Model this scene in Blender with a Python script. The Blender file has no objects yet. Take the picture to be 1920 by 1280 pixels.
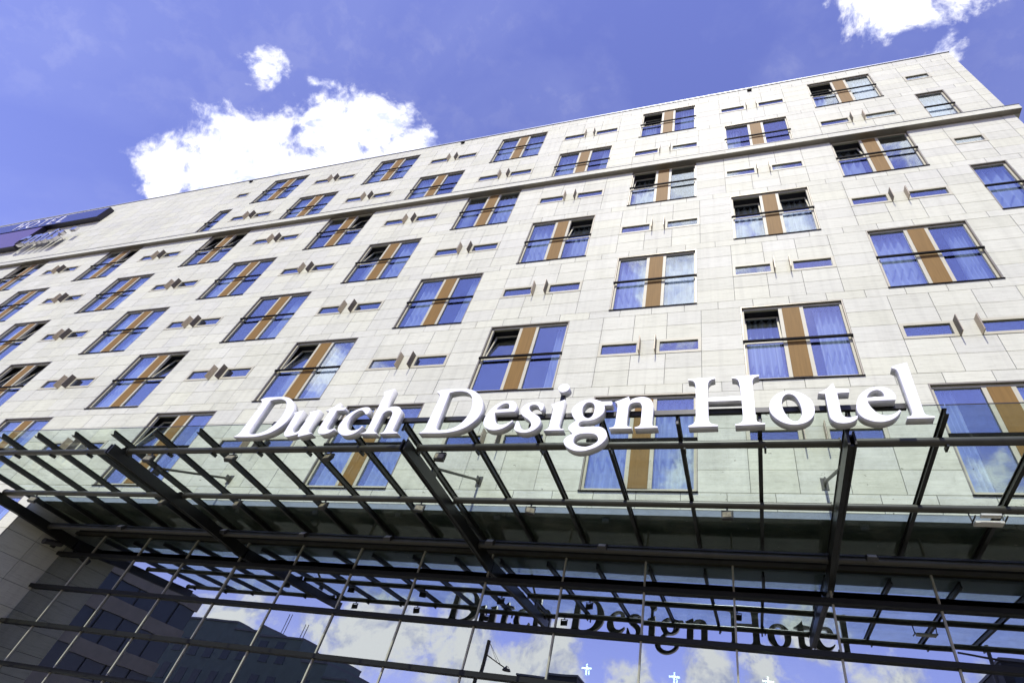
import bpy, bmesh, math, random
from mathutils import Matrix, Vector, Euler

random.seed(7)
SC = bpy.context.scene
COL = SC.collection

# ------------------------------------------------------------------ camera
# solved from the regular window grid of the facade and its reflections
CAM_LOC = Vector((5.9314, -10.0581, 1.6249))
CAM_X = Vector((0.961687, 0.232317, 0.145557))
CAM_DOWN = Vector((-0.065315, 0.709810, -0.701359))
CAM_FWD = Vector((-0.266255, 0.664980, 0.697789))
FOC, PPX, PPY = 984.459, 1097.075, 636.374          # in pixels of a 1920 x 1280 frame
cam = bpy.data.cameras.new('camera')
camo = bpy.data.objects.new('camera', cam)
COL.objects.link(camo)
m = Matrix((CAM_X, -CAM_DOWN, -CAM_FWD)).transposed().to_4x4()
m.translation = CAM_LOC
camo.matrix_world = m
cam.sensor_width = 36.0
cam.lens = FOC / 1920 * 36.0
cam.shift_x = -(PPX - 960) / 1920
cam.shift_y = (PPY - 640) / 1920
cam.clip_start = 0.05
cam.clip_end = 4000
SC.camera = camo

def project(p):
    """pixel of a world point in the 1920 x 1280 frame (None behind the camera)"""
    d = Vector(p) - CAM_LOC
    w = d.dot(CAM_FWD)
    if w < 0.1:
        return None
    return PPX + FOC * d.dot(CAM_X) / w, PPY + FOC * d.dot(CAM_DOWN) / w

# ------------------------------------------------------------------ light
SUN_EL, SUN_AZ = math.radians(54.0), math.radians(-2.0)
sun_dir = Vector((math.sin(SUN_AZ) * math.cos(SUN_EL), -math.cos(SUN_AZ) * math.cos(SUN_EL), math.sin(SUN_EL)))
sun = bpy.data.lights.new('sun', 'SUN')
sun.energy = 4.2
sun.angle = math.radians(0.5)
sun.color = (1.0, 0.965, 0.91)
suno = bpy.data.objects.new('sun', sun)
COL.objects.link(suno)
suno.rotation_euler = sun_dir.to_track_quat('Z', 'Y').to_euler()
suno.location = sun_dir * 80

SC.view_settings.view_transform = 'Standard'
SC.view_settings.look = 'None'
SC.view_settings.gamma = 1.0
SC.view_settings.use_curve_mapping = False
SC.view_settings.exposure = 0.30
SC.cycles.max_bounces = 10
SC.cycles.transparent_max_bounces = 24
SC.cycles.glossy_bounces = 6
SC.cycles.transmission_bounces = 8
SC.cycles.caustics_reflective = False
SC.cycles.caustics_refractive = False

world = bpy.data.worlds.new('World')
SC.world = world
world.use_nodes = True
wt = world.node_tree
wt.nodes.clear()

def N(tree, kind, **kw):
    n = tree.nodes.new(kind)
    for k, v in kw.items():
        setattr(n, k, v)
    return n

def math_node(tree, op, a, b=None, c=None, clamp=False):
    n = tree.nodes.new('ShaderNodeMath')
    n.operation = op
    n.use_clamp = clamp
    for i, v in enumerate((a, b, c)):
        if v is None:
            continue
        if hasattr(v, 'is_output'):
            tree.links.new(v, n.inputs[i])
        else:
            n.inputs[i].default_value = v
    return n.outputs[0]

wo = N(wt, 'ShaderNodeOutputWorld')
sky = N(wt, 'ShaderNodeTexSky')
sky.sky_type = 'NISHITA'
sky.sun_disc = False
sky.sun_elevation = SUN_EL
sky.sun_rotation = math.radians(180.0)
sky.air_density = 1.0
sky.dust_density = 0.12
sky.ozone_density = 2.0
# the photograph's whole sky leans to periwinkle
tint = N(wt, 'ShaderNodeMix', data_type='RGBA', blend_type='MULTIPLY')
tint.inputs[0].default_value = 1.0
tint.inputs[7].default_value = (1.55, 1.175, 1.75, 1)
wt.links.new(sky.outputs[0], tint.inputs[6])
bg_sky = N(wt, 'ShaderNodeBackground')
bg_sky.inputs[1].default_value = 0.115
wt.links.new(tint.outputs[2], bg_sky.inputs[0])

tc = N(wt, 'ShaderNodeTexCoord')
dirv = N(wt, 'ShaderNodeVectorMath', operation='NORMALIZE')
wt.links.new(tc.outputs['Generated'], dirv.inputs[0])
dv = dirv.outputs[0]
# cumulus clouds: (direction to its middle, angular radius, weight)
CLOUDS = [
    ((-0.602, 0.239, 0.762), 0.115, 1.0), ((-0.672, 0.225, 0.705), 0.125, 1.0),
    ((-0.720, 0.225, 0.657), 0.085, 0.9), ((-0.760, 0.188, 0.622), 0.078, 0.9),
    ((-0.545, 0.246, 0.801), 0.095, 1.0), ((-0.640, 0.122, 0.759), 0.050, 0.72),
    ((-0.590, 0.160, 0.790), 0.03, 0.5), ((-0.52, 0.30, 0.80), 0.09, 1.0), ((-0.63, 0.29, 0.72), 0.12, 1.0),
    ((0.240, 0.232, 0.943), 0.092, 0.95), ((0.278, 0.258, 0.926), 0.080, 0.85), ((0.335, 0.238, 0.911), 0.078, 0.85),
    ((0.318, 0.335, 0.886), 0.04, 0.42),
    ((0.0, -0.57, 0.82), 0.13, 1.0), ((0.06, -0.53, 0.845), 0.12, 1.0), ((-0.05, -0.50, 0.865), 0.15, 1.0), ((0.13, -0.545, 0.825), 0.08, 0.8),
    ((-0.10, -0.62, 0.78), 0.14, 1.0), ((0.215, -0.355, 0.91), 0.10, 1.0), ((0.30, -0.39, 0.87), 0.13, 1.0), ((0.36, -0.44, 0.82), 0.09, 0.8),
    # over the street, behind the camera (seen mirrored in the glass)
    ((-0.075, -0.595, 0.800), 0.12, 1.0), ((0.00, -0.555, 0.832), 0.07, 0.8), ((-0.010, -0.475, 0.880), 0.075, 1.0),
    ((0.235, -0.350, 0.905), 0.07, 1.0), ((0.325, -0.400, 0.857), 0.08, 1.0), ((0.32, -0.47, 0.82), 0.06, 0.7),
    ((-0.660, -0.545, 0.520), 0.11, 0.8), ((0.36, -0.79, 0.50), 0.08, 0.5), ((-0.10, -0.845, 0.525), 0.06, 0.8),
    ((-0.56, -0.80, 0.20), 0.14, 0.9), ((-0.44, -0.87, 0.22), 0.16, 0.95), ((-0.33, -0.91, 0.20), 0.15, 1.0),
    ((-0.20, -0.955, 0.20), 0.12, 1.0), ((-0.07, -0.97, 0.205), 0.10, 1.0), ((0.03, -0.97, 0.22), 0.10, 0.9),
    ((0.10, -0.95, 0.295), 0.07, 0.7), ((0.20, -0.95, 0.23), 0.12, 0.9), ((0.33, -0.92, 0.20), 0.13, 0.9),
    ((-0.72, -0.66, 0.16), 0.13, 0.7), ((0.50, -0.84, 0.20), 0.13, 0.8), ((0.70, -0.70, 0.18), 0.15, 0.8),
    ((0.92, -0.2, 0.3), 0.18, 0.8), ((-0.93, -0.2, 0.28), 0.16, 0.8), ((0.9, 0.3, 0.3), 0.16, 0.8),
    ((0.5, 0.8, 0.3), 0.2, 0.8), ((-0.2, 0.95, 0.25), 0.2, 0.9), ((-0.8, 0.55, 0.2), 0.2, 0.8),
]
warp = N(wt, 'ShaderNodeTexNoise')
warp.inputs['Scale'].default_value = 6.0
warp.inputs['Detail'].default_value = 4.0
wt.links.new(dv, warp.inputs['Vector'])
wsub = N(wt, 'ShaderNodeVectorMath', operation='SUBTRACT')
wt.links.new(warp.outputs['Color'], wsub.inputs[0])
wsub.inputs[1].default_value = (0.5, 0.5, 0.5)
wmad = N(wt, 'ShaderNodeVectorMath', operation='MULTIPLY_ADD')
wt.links.new(wsub.outputs[0], wmad.inputs[0])
wmad.inputs[1].default_value = (0.10, 0.10, 0.10)
wt.links.new(dv, wmad.inputs[2])
acc = None
for cdir, rad, wgt in CLOUDS:
    rad = rad * (0.78 if cdir[2] < 0.4 else 1.0)
    dist = N(wt, 'ShaderNodeVectorMath', operation='DISTANCE')
    wt.links.new(wmad.outputs[0], dist.inputs[0])
    dist.inputs[1].default_value = Vector(cdir).normalized()
    v = math_node(wt, 'MULTIPLY_ADD', dist.outputs['Value'], -wgt / (rad * 0.66), wgt)
    acc = v if acc is None else math_node(wt, 'SMOOTH_MAX', acc, v, 0.12)
n1 = N(wt, 'ShaderNodeTexNoise')
n1.inputs['Scale'].default_value = 7.5
n1.inputs['Detail'].default_value = 11.0
n1.inputs['Roughness'].default_value = 0.62
n1.inputs['Distortion'].default_value = 0.25
wt.links.new(dv, n1.inputs['Vector'])
n2 = N(wt, 'ShaderNodeTexNoise')
n2.inputs['Scale'].default_value = 26.0
n2.inputs['Detail'].default_value = 8.0
n2.inputs['Roughness'].default_value = 0.65
wt.links.new(wmad.outputs[0], n2.inputs['Vector'])
e1 = math_node(wt, 'MULTIPLY_ADD', n1.outputs[0], 2.5, -1.22)
e2 = math_node(wt, 'MULTIPLY_ADD', n2.outputs[0], 1.5, -0.75)
accc = math_node(wt, 'MAXIMUM', acc, -1.2)
dens = math_node(wt, 'ADD', math_node(wt, 'ADD', accc, e1), e2)
mr = N(wt, 'ShaderNodeMapRange', interpolation_type='SMOOTHSTEP')
wt.links.new(dens, mr.inputs[0])
mr.inputs[1].default_value = -0.10
mr.inputs[2].default_value = 0.56
# thin high veil over the blue
vn = N(wt, 'ShaderNodeTexNoise')
vn.inputs['Scale'].default_value = 2.1
vn.inputs['Detail'].default_value = 6.0
vn.inputs['Roughness'].default_value = 0.55
vn.inputs['Distortion'].default_value = 0.6
wt.links.new(dv, vn.inputs['Vector'])
veil = N(wt, 'ShaderNodeMapRange')
wt.links.new(vn.outputs[0], veil.inputs[0])
veil.inputs[1].default_value = 0.44
veil.inputs[2].default_value = 0.78
veil.inputs[4].default_value = 0.16
cover = math_node(wt, 'MAXIMUM', mr.outputs[0], veil.outputs[0])
# soft shading inside the clouds: puffs are brighter on the side towards the sun
def puff(vec_out):
    n = N(wt, 'ShaderNodeTexNoise')
    n.inputs['Scale'].default_value = 13.0
    n.inputs['Detail'].default_value = 7.0
    n.inputs['Roughness'].default_value = 0.6
    wt.links.new(vec_out, n.inputs['Vector'])
    return n.outputs[0]
shift = N(wt, 'ShaderNodeVectorMath', operation='ADD')
wt.links.new(wmad.outputs[0], shift.inputs[0])
shift.inputs[1].default_value = sun_dir * 0.022
lit = math_node(wt, 'SUBTRACT', puff(wmad.outputs[0]), puff(shift.outputs[0]))
shade = math_node(wt, 'MULTIPLY_ADD', lit, 4.5, math_node(wt, 'MULTIPLY_ADD', dens, 0.35, 0.52), clamp=True)
cr = N(wt, 'ShaderNodeValToRGB')
cr.color_ramp.elements[0].position = 0.15
cr.color_ramp.elements[0].color = (0.54, 0.58, 0.80, 1)
cr.color_ramp.elements[1].position = 0.80
cr.color_ramp.elements[1].color = (1.0, 1.0, 1.0, 1)
wt.links.new(shade, cr.inputs[0])
bg_cloud = N(wt, 'ShaderNodeBackground')
bg_cloud.inputs[1].default_value = 1.28
wt.links.new(cr.outputs[0], bg_cloud.inputs[0])
mixw = N(wt, 'ShaderNodeMixShader')
wt.links.new(cover, mixw.inputs[0])
wt.links.new(bg_sky.outputs[0], mixw.inputs[1])
wt.links.new(bg_cloud.outputs[0], mixw.inputs[2])
wt.links.new(mixw.outputs[0], wo.inputs[0])

# ------------------------------------------------------------------ materials
def new_mat(name):
    mt = bpy.data.materials.new(name)
    mt.use_nodes = True
    t = mt.node_tree
    b = t.nodes['Principled BSDF']
    return mt, t, b

def simple_mat(name, col, rough=0.5, metal=0.0, noise=0.12, scale=6.0, bump=0.0, spec=0.5, stretch=(1, 1, 1)):
    mt, t, b = new_mat(name)
    b.inputs['Roughness'].default_value = rough
    b.inputs['Metallic'].default_value = metal
    b.inputs['Specular IOR Level'].default_value = spec
    geo = N(t, 'ShaderNodeNewGeometry')
    mp = N(t, 'ShaderNodeMapping')
    mp.inputs['Scale'].default_value = stretch
    t.links.new(geo.outputs['Position'], mp.inputs[0])
    nz = N(t, 'ShaderNodeTexNoise')
    nz.inputs['Scale'].default_value = scale
    nz.inputs['Detail'].default_value = 6.0
    t.links.new(mp.outputs[0], nz.inputs['Vector'])
    rp = N(t, 'ShaderNodeValToRGB')
    rp.color_ramp.elements[0].position = 0.3
    rp.color_ramp.elements[1].position = 0.7
    rp.color_ramp.elements[0].color = tuple(c * (1 - noise) for c in col) + (1,)
    rp.color_ramp.elements[1].color = tuple(min(1, c * (1 + noise)) for c in col) + (1,)
    t.links.new(nz.outputs[0], rp.inputs[0])
    t.links.new(rp.outputs[0], b.inputs['Base Color'])
    if bump:
        bp = N(t, 'ShaderNodeBump')
        bp.inputs['Strength'].default_value = bump
        bp.inputs['Distance'].default_value = 0.01
        t.links.new(nz.outputs[0], bp.inputs['Height'])
        t.links.new(bp.outputs[0], b.inputs['Normal'])
    return mt

def stone_mat(name, along='X', dark=1.0):
    """pale travertine: long thin veins along the bed, small pits, every slab its own tone"""
    mt, t, b = new_mat(name)
    geo = N(t, 'ShaderNodeNewGeometry')
    oi = N(t, 'ShaderNodeObjectInfo')
    wn = N(t, 'ShaderNodeTexWhiteNoise', noise_dimensions='2D')
    cmb = N(t, 'ShaderNodeCombineXYZ')
    t.links.new(geo.outputs['Random Per Island'], cmb.inputs[0])
    t.links.new(oi.outputs['Random'], cmb.inputs[1])
    t.links.new(cmb.outputs[0], wn.inputs['Vector'])
    off = N(t, 'ShaderNodeVectorMath', operation='MULTIPLY_ADD')
    t.links.new(wn.outputs['Color'], off.inputs[0])
    off.inputs[1].default_value = (9, 9, 9)
    t.links.new(geo.outputs['Position'], off.inputs[2])
    mp = N(t, 'ShaderNodeMapping')
    mp.inputs['Scale'].default_value = (1.1, 1.1, 17.0) if along == 'X' else (1.1, 1.1, 17.0)
    t.links.new(off.outputs[0], mp.inputs[0])
    vein = N(t, 'ShaderNodeTexNoise')
    vein.inputs['Scale'].default_value = 1.6
    vein.inputs['Detail'].default_value = 9.0
    vein.inputs['Roughness'].default_value = 0.68
    vein.inputs['Distortion'].default_value = 0.35
    t.links.new(mp.outputs[0], vein.inputs['Vector'])
    pit = N(t, 'ShaderNodeTexNoise')
    pit.inputs['Scale'].default_value = 9.0
    pit.inputs['Detail'].default_value = 5.0
    t.links.new(mp.outputs[0], pit.inputs['Vector'])
    rp = N(t, 'ShaderNodeValToRGB')
    el = rp.color_ramp.elements
    el[0].position = 0.28
    el[0].color = (0.455 * dark, 0.45 * dark, 0.345 * dark, 1)
    el[1].position = 0.72
    el[1].color = (0.640 * dark, 0.640 * dark, 0.508 * dark, 1)
    e = el.new(0.45)
    e.color = (0.585 * dark, 0.583 * dark, 0.455 * dark, 1)
    t.links.new(vein.outputs[0], rp.inputs[0])
    # slab tone
    tone = math_node(t, 'MULTIPLY_ADD', wn.outputs['Value'], 0.10, 0.95)
    big = N(t, 'ShaderNodeTexNoise')
    big.inputs['Scale'].default_value = 0.35
    big.inputs['Detail'].default_value = 4.0
    t.links.new(geo.outputs['Position'], big.inputs['Vector'])
    tone2 = math_node(t, 'MULTIPLY', tone, math_node(t, 'MULTIPLY_ADD', big.outputs[0], 0.22, 0.89))
    # faint rain streaks running down over the slabs
    smp = N(t, 'ShaderNodeMapping')
    smp.inputs['Scale'].default_value = (5.0, 5.0, 0.22)
    t.links.new(geo.outputs['Position'], smp.inputs[0])
    streak = N(t, 'ShaderNodeTexNoise')
    streak.inputs['Scale'].default_value = 1.0
    streak.inputs['Detail'].default_value = 5.0
    t.links.new(smp.outputs[0], streak.inputs['Vector'])
    srange = N(t, 'ShaderNodeMapRange')
    t.links.new(streak.outputs[0], srange.inputs[0])
    srange.inputs[1].default_value = 0.30
    srange.inputs[2].default_value = 0.52
    srange.inputs[3].default_value = 0.91
    srange.inputs[4].default_value = 1.0
    tone2 = math_node(t, 'MULTIPLY', tone2, srange.outputs[0])
    hsv = N(t, 'ShaderNodeHueSaturation')
    t.links.new(tone2, hsv.inputs['Value'])
    t.links.new(math_node(t, 'MULTIPLY_ADD', wn.outputs['Color'], 0.35, 0.80), hsv.inputs['Saturation'])
    t.links.new(rp.outputs[0], hsv.inputs['Color'])
    pr = N(t, 'ShaderNodeMapRange')
    t.links.new(pit.outputs[0], pr.inputs[0])
    pr.inputs[1].default_value = 0.63
    pr.inputs[2].default_value = 0.72
    pm = N(t, 'ShaderNodeMix', data_type='RGBA')
    t.links.new(math_node(t, 'MULTIPLY', pr.outputs[0], 0.6), pm.inputs[0])
    t.links.new(hsv.outputs[0], pm.inputs[6])
    pm.inputs[7].default_value = (0.26 * dark, 0.22 * dark, 0.16 * dark, 1)
    t.links.new(pm.outputs[2], b.inputs['Base Color'])
    b.inputs['Roughness'].default_value = 0.62
    b.inputs['Specular IOR Level'].default_value = 0.2
    bp = N(t, 'ShaderNodeBump')
    bp.inputs['Strength'].default_value = 0.25
    bp.inputs['Distance'].default_value = 0.006
    t.links.new(vein.outputs[0], bp.inputs['Height'])
    t.links.new(bp.outputs[0], b.inputs['Normal'])
    return mt

def glass_mat(name, refl, tint_col, rough=0.0, gcol=(1, 1, 1), edge=0.35, wave=0.0, dust=0.0):
    """coated pane: part mirror, part clear tinted glass, more mirror at a slant"""
    mt = bpy.data.materials.new(name)
    mt.use_nodes = True
    t = mt.node_tree
    t.nodes.clear()
    out = N(t, 'ShaderNodeOutputMaterial')
    tr = N(t, 'ShaderNodeBsdfTransparent')
    tr.inputs[0].default_value = tuple(tint_col) + (1,)
    gl = N(t, 'ShaderNodeBsdfGlossy')
    gl.inputs['Roughness'].default_value = rough
    gl.inputs[0].default_value = tuple(gcol) + (1,)
    lw = N(t, 'ShaderNodeLayerWeight')
    lw.inputs[0].default_value = 0.25
    fac = math_node(t, 'MULTIPLY_ADD', lw.outputs['Facing'], edge, refl, clamp=True)
    if wave:
        geo = N(t, 'ShaderNodeNewGeometry')
        nz = N(t, 'ShaderNodeTexNoise')
        nz.inputs['Scale'].default_value = 0.9
        nz.inputs['Detail'].default_value = 1.0
        t.links.new(geo.outputs['Position'], nz.inputs['Vector'])
        bp = N(t, 'ShaderNodeBump')
        bp.inputs['Strength'].default_value = wave
        bp.inputs['Distance'].default_value = 0.02
        t.links.new(nz.outputs[0], bp.inputs['Height'])
        t.links.new(bp.outputs[0], gl.inputs['Normal'])
    mx = N(t, 'ShaderNodeMixShader')
    t.links.new(fac, mx.inputs[0])
    t.links.new(tr.outputs[0], mx.inputs[1])
    t.links.new(gl.outputs[0], mx.inputs[2])
    if dust:
        geo2 = N(t, 'ShaderNodeNewGeometry')
        da = N(t, 'ShaderNodeTexNoise')
        da.inputs['Scale'].default_value = 1.3
        da.inputs['Detail'].default_value = 8.0
        da.inputs['Roughness'].default_value = 0.7
        t.links.new(geo2.outputs['Position'], da.inputs['Vector'])
        db = N(t, 'ShaderNodeTexNoise')
        db.inputs['Scale'].default_value = 9.0
        db.inputs['Detail'].default_value = 2.0
        t.links.new(geo2.outputs['Position'], db.inputs['Vector'])
        spots = N(t, 'ShaderNodeMapRange')
        t.links.new(db.outputs[0], spots.inputs[0])
        spots.inputs[1].default_value = 0.73
        spots.inputs[2].default_value = 0.77
        spots.inputs[4].default_value = 0.5
        film = N(t, 'ShaderNodeMapRange')
        t.links.new(da.outputs[0], film.inputs[0])
        film.inputs[1].default_value = 0.42
        film.inputs[2].default_value = 0.80
        film.inputs[4].default_value = dust
        dd = N(t, 'ShaderNodeBsdfDiffuse')
        dd.inputs[0].default_value = (0.40, 0.41, 0.36, 1)
        m3 = N(t, 'ShaderNodeMixShader')
        t.links.new(math_node(t, 'MAXIMUM', film.outputs[0], spots.outputs[0]), m3.inputs[0])
        t.links.new(mx.outputs[0], m3.inputs[1])
        t.links.new(dd.outputs[0], m3.inputs[2])
        mx = m3
    t.links.new(mx.outputs[0], out.inputs[0])
    return mt

def curtain_mat():
    mt = bpy.data.materials.new('sheer_curtain')
    mt.use_nodes = True
    t = mt.node_tree
    t.nodes.clear()
    out = N(t, 'ShaderNodeOutputMaterial')
    df = N(t, 'ShaderNodeBsdfDiffuse')
    df.inputs[0].default_value = (0.90, 0.90, 0.90, 1)
    tl = N(t, 'ShaderNodeBsdfTranslucent')
    tl.inputs[0].default_value = (0.75, 0.75, 0.75, 1)
    tr = N(t, 'ShaderNodeBsdfTransparent')
    geo = N(t, 'ShaderNodeNewGeometry')
    mp = N(t, 'ShaderNodeMapping')
    mp.inputs['Scale'].default_value = (14, 1, 0.6)
    t.links.new(geo.outputs['Position'], mp.inputs[0])
    nz = N(t, 'ShaderNodeTexNoise')
    nz.inputs['Scale'].default_value = 1.0
    nz.inputs['Detail'].default_value = 3
    t.links.new(mp.outputs[0], nz.inputs['Vector'])
    m1 = N(t, 'ShaderNodeMixShader')
    m1.inputs[0].default_value = 0.25
    t.links.new(df.outputs[0], m1.inputs[1])
    t.links.new(tl.outputs[0], m1.inputs[2])
    m2 = N(t, 'ShaderNodeMixShader')
    t.links.new(math_node(t, 'MULTIPLY_ADD', nz.outputs[0], 0.5, -0.16, clamp=True), m2.inputs[0])
    t.links.new(m1.outputs[0], m2.inputs[1])
    t.links.new(tr.outputs[0], m2.inputs[2])
    t.links.new(m2.outputs[0], out.inputs[0])
    return mt

M = {}
M['stone'] = stone_mat('travertine')
M['joint'] = simple_mat('joint_shadow_gap', (0.06, 0.055, 0.045), 0.9)
M['bronze'] = simple_mat('bronze_reveal', (0.25, 0.225, 0.175), 0.42, 0.3, 0.1, 3.0)
M['champagne'] = simple_mat('champagne_frame', (0.50, 0.475, 0.345), 0.5, 0.0, 0.06, 4.0, 0, 0.25)
M['fin_dark'] = simple_mat('fin_outer_face', (0.135, 0.115, 0.09), 0.5, 0.3, 0.15, 20.0)
M['fin_light'] = simple_mat('fin_inner_face', (0.46, 0.38, 0.27), 0.45, 0.2, 0.12, 20.0)
M['wood'] = simple_mat('ochre_panel', (0.22, 0.130, 0.038), 0.6, 0.0, 0.10, 2.0, 0.0, 0.12, (14, 3, 0.7))
M['rail'] = simple_mat('black_rail', (0.006, 0.0055, 0.005), 0.7, 0, 0.1, 6.0, 0, 0.06)
M['steel'] = simple_mat('dark_umber_steel', (0.010, 0.0095, 0.006), 0.38, 0.0, 0.25, 7.0, 0.06)
M['pipe'] = simple_mat('taupe_painted_pipe', (0.045, 0.042, 0.029), 0.40, 0.0, 0.18, 5.0, 0.04)
M['mullion'] = simple_mat('grey_mullion', (0.42, 0.40, 0.30), 0.45, 0.0, 0.08, 5.0)
M['transom'] = simple_mat('dark_transom', (0.011, 0.011, 0.008), 0.5, 0, 0.1, 6.0, 0, 0.25)
M['soffit'] = simple_mat('soffit_panel', (0.022, 0.030, 0.020), 0.6, 0.0, 0.2, 1.5)
M['lip'] = simple_mat('pale_metal_lip', (0.62, 0.65, 0.68), 0.4, 0.3, 0.06, 3.0)
M['white'] = simple_mat('white_acrylic', (0.86, 0.86, 0.86), 0.32, 0.0, 0.02, 3.0)
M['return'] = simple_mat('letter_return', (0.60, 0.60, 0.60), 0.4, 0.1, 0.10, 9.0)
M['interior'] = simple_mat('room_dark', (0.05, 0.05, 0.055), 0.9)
M['lobby'] = simple_mat('lobby_dark', (0.02, 0.025, 0.022), 0.8, 0.0, 0.4, 0.6)
M['curtain'] = curtain_mat()
M['win_glass'] = glass_mat('window_glass', 0.23, (0.88, 0.945, 1.0), 0.0, (0.88, 0.93, 1.0), 0.26, 0.05)
M['lobby_glass'] = glass_mat('lobby_glass', 0.40, (0.26, 0.33, 0.29), 0.0, (0.93, 0.965, 1.0), 0.14, 0.05)
M['canopy_glass'] = glass_mat('canopy_glass', 0.025, (0.915, 0.965, 0.935), 0.0, (0.95, 1, 0.98), 0.12, 0.0, 0.16)
def frosted_mat():
    mt = bpy.data.materials.new('frosted_glass_strip')
    mt.use_nodes = True
    t = mt.node_tree
    t.nodes.clear()
    out = N(t, 'ShaderNodeOutputMaterial')
    tl = N(t, 'ShaderNodeBsdfTranslucent')
    tl.inputs[0].default_value = (0.80, 0.86, 0.92, 1)
    df = N(t, 'ShaderNodeBsdfDiffuse')
    df.inputs[0].default_value = (0.62, 0.68, 0.74, 1)
    tr = N(t, 'ShaderNodeBsdfTransparent')
    tr.inputs[0].default_value = (0.86, 0.92, 0.97, 1)
    m1 = N(t, 'ShaderNodeMixShader')
    m1.inputs[0].default_value = 0.5
    t.links.new(tl.outputs[0], m1.inputs[1])
    t.links.new(df.outputs[0], m1.inputs[2])
    m2 = N(t, 'ShaderNodeMixShader')
    m2.inputs[0].default_value = 0.45
    t.links.new(m1.outputs[0], m2.inputs[1])
    t.links.new(tr.outputs[0], m2.inputs[2])
    t.links.new(m2.outputs[0], out.inputs[0])
    return mt
M['frosted'] = frosted_mat()
M['lamp_face'] = simple_mat('floodlight_lens', (0.27, 0.23, 0.14), 0.25, 0.2, 0.35, 25.0)
M['lamp_body'] = simple_mat('floodlight_body', (0.035, 0.033, 0.03), 0.45)
M['lamp_pale'] = simple_mat('floodlight_pale', (0.62, 0.60, 0.55), 0.4)
M['blue_sign'] = simple_mat('blue_sign_face', (0.03, 0.04, 0.16), 0.25, 0.0, 0.05, 3.0)
M['purple_sign'] = simple_mat('purple_sign_face', (0.10, 0.055, 0.15), 0.25, 0.0, 0.05, 3.0)
M['sign_edge'] = simple_mat('sign_edge', (0.012, 0.010, 0.022), 0.4)
M['chrome'] = simple_mat('chrome_letter', (0.62, 0.60, 0.62), 0.18, 1.0, 0.05, 4.0)
M['zinc'] = simple_mat('parapet_zinc', (0.13, 0.13, 0.13), 0.45, 0.5)

# ------------------------------------------------------------------ builders
class MB:
    """collects shapes, then links them as ONE mesh object"""
    def __init__(self):
        self.v, self.f, self.mi = [], [], []
    def box(self, x0, x1, y0, y1, z0, z1, mi=0):
        n = len(self.v)
        self.v += [(x0, y0, z0), (x1, y0, z0), (x1, y1, z0), (x0, y1, z0),
                   (x0, y0, z1), (x1, y0, z1), (x1, y1, z1), (x0, y1, z1)]
        self.f += [tuple(n + i for i in q) for q in
                   ((0, 3, 2, 1), (4, 5, 6, 7), (0, 1, 5, 4), (1, 2, 6, 5), (2, 3, 7, 6), (3, 0, 4, 7))]
        self.mi += [mi] * 6
        return self
    def quad(self, a, b, c, d, mi=0):
        n = len(self.v)
        self.v += [a, b, c, d]
        self.f.append((n, n + 1, n + 2, n + 3))
        self.mi.append(mi)
        return self
    def tube(self, p, q, r, seg=14, mi=0, r2=None):
        p, q = Vector(p), Vector(q)
        r2 = r if r2 is None else r2
        ax = (q - p).normalized()
        up = Vector((0, 0, 1)) if abs(ax.z) < 0.9 else Vector((1, 0, 0))
        s = ax.cross(up).normalized()
        t = s.cross(ax)
        n = len(self.v)
        for c, rr in ((p, r), (q, r2)):
            for i in range(seg):
                a = 2 * math.pi * i / seg
                self.v.append(tuple(c + s * (math.cos(a) * rr) + t * (math.sin(a) * rr)))
        for i in range(seg):
            j = (i + 1) % seg
            self.f.append((n + i, n + j, n + seg + j, n + seg + i))
        self.f.append(tuple(n + i for i in reversed(range(seg))))
        self.f.append(tuple(n + seg + i for i in range(seg)))
        self.mi += [mi] * (seg + 2)
        return self
    def prism(self, pts, x0, x1, mi=0):
        """polygon in (y, z), extruded along x"""
        n, k = len(self.v), len(pts)
        self.v += [(x0, a, b) for a, b in pts] + [(x1, a, b) for a, b in pts]
        for i in range(k):
            j = (i + 1) % k
            self.f.append((n + i, n + j, n + k + j, n + k + i))
        self.f.append(tuple(n + i for i in reversed(range(k))))
        self.f.append(tuple(n + k + i for i in range(k)))
        self.mi += [mi] * (k + 2)
        return self
    def mesh(self, name, *mats):
        me = bpy.data.meshes.new(name)
        me.from_pydata(self.v, [], self.f)
        for mt in mats:
            me.materials.append(M[mt] if isinstance(mt, str) else mt)
        if len(mats) > 1:
            me.polygons.foreach_set('material_index', self.mi)
        bm = bmesh.new()
        bm.from_mesh(me)
        bmesh.ops.recalc_face_normals(bm, faces=bm.faces)
        bm.to_mesh(me)
        bm.free()
        me.update()
        return me
    def build(self, name, mats, parent=None, loc=(0, 0, 0)):
        if isinstance(mats, str):
            mats = (mats,)
        return obj(name, self.mesh(name, *mats), parent, loc)

def obj(name, data, parent=None, loc=(0, 0, 0), rot=None):
    o = bpy.data.objects.new(name, data)
    COL.objects.link(o)
    o.location = loc
    if rot:
        o.rotation_euler = rot
    if parent:
        o.parent = parent
    return o

def thing(name, label, cat, loc=(0, 0, 0), group=None, rotz=0.0):
    o = obj(name, None, None, loc)
    o.rotation_euler = (0, 0, rotz)
    tag(o, label, cat, group)
    return o

def tag(o, label, cat, group=None):
    o['label'] = label
    o['category'] = cat
    if group:
        o['group'] = group
    return o

def smooth(o, ang=40):
    for p in o.data.polygons:
        p.use_smooth = True
    try:
        o.data.set_sharp_from_angle(angle=math.radians(ang))
    except Exception:
        pass
    return o

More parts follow.
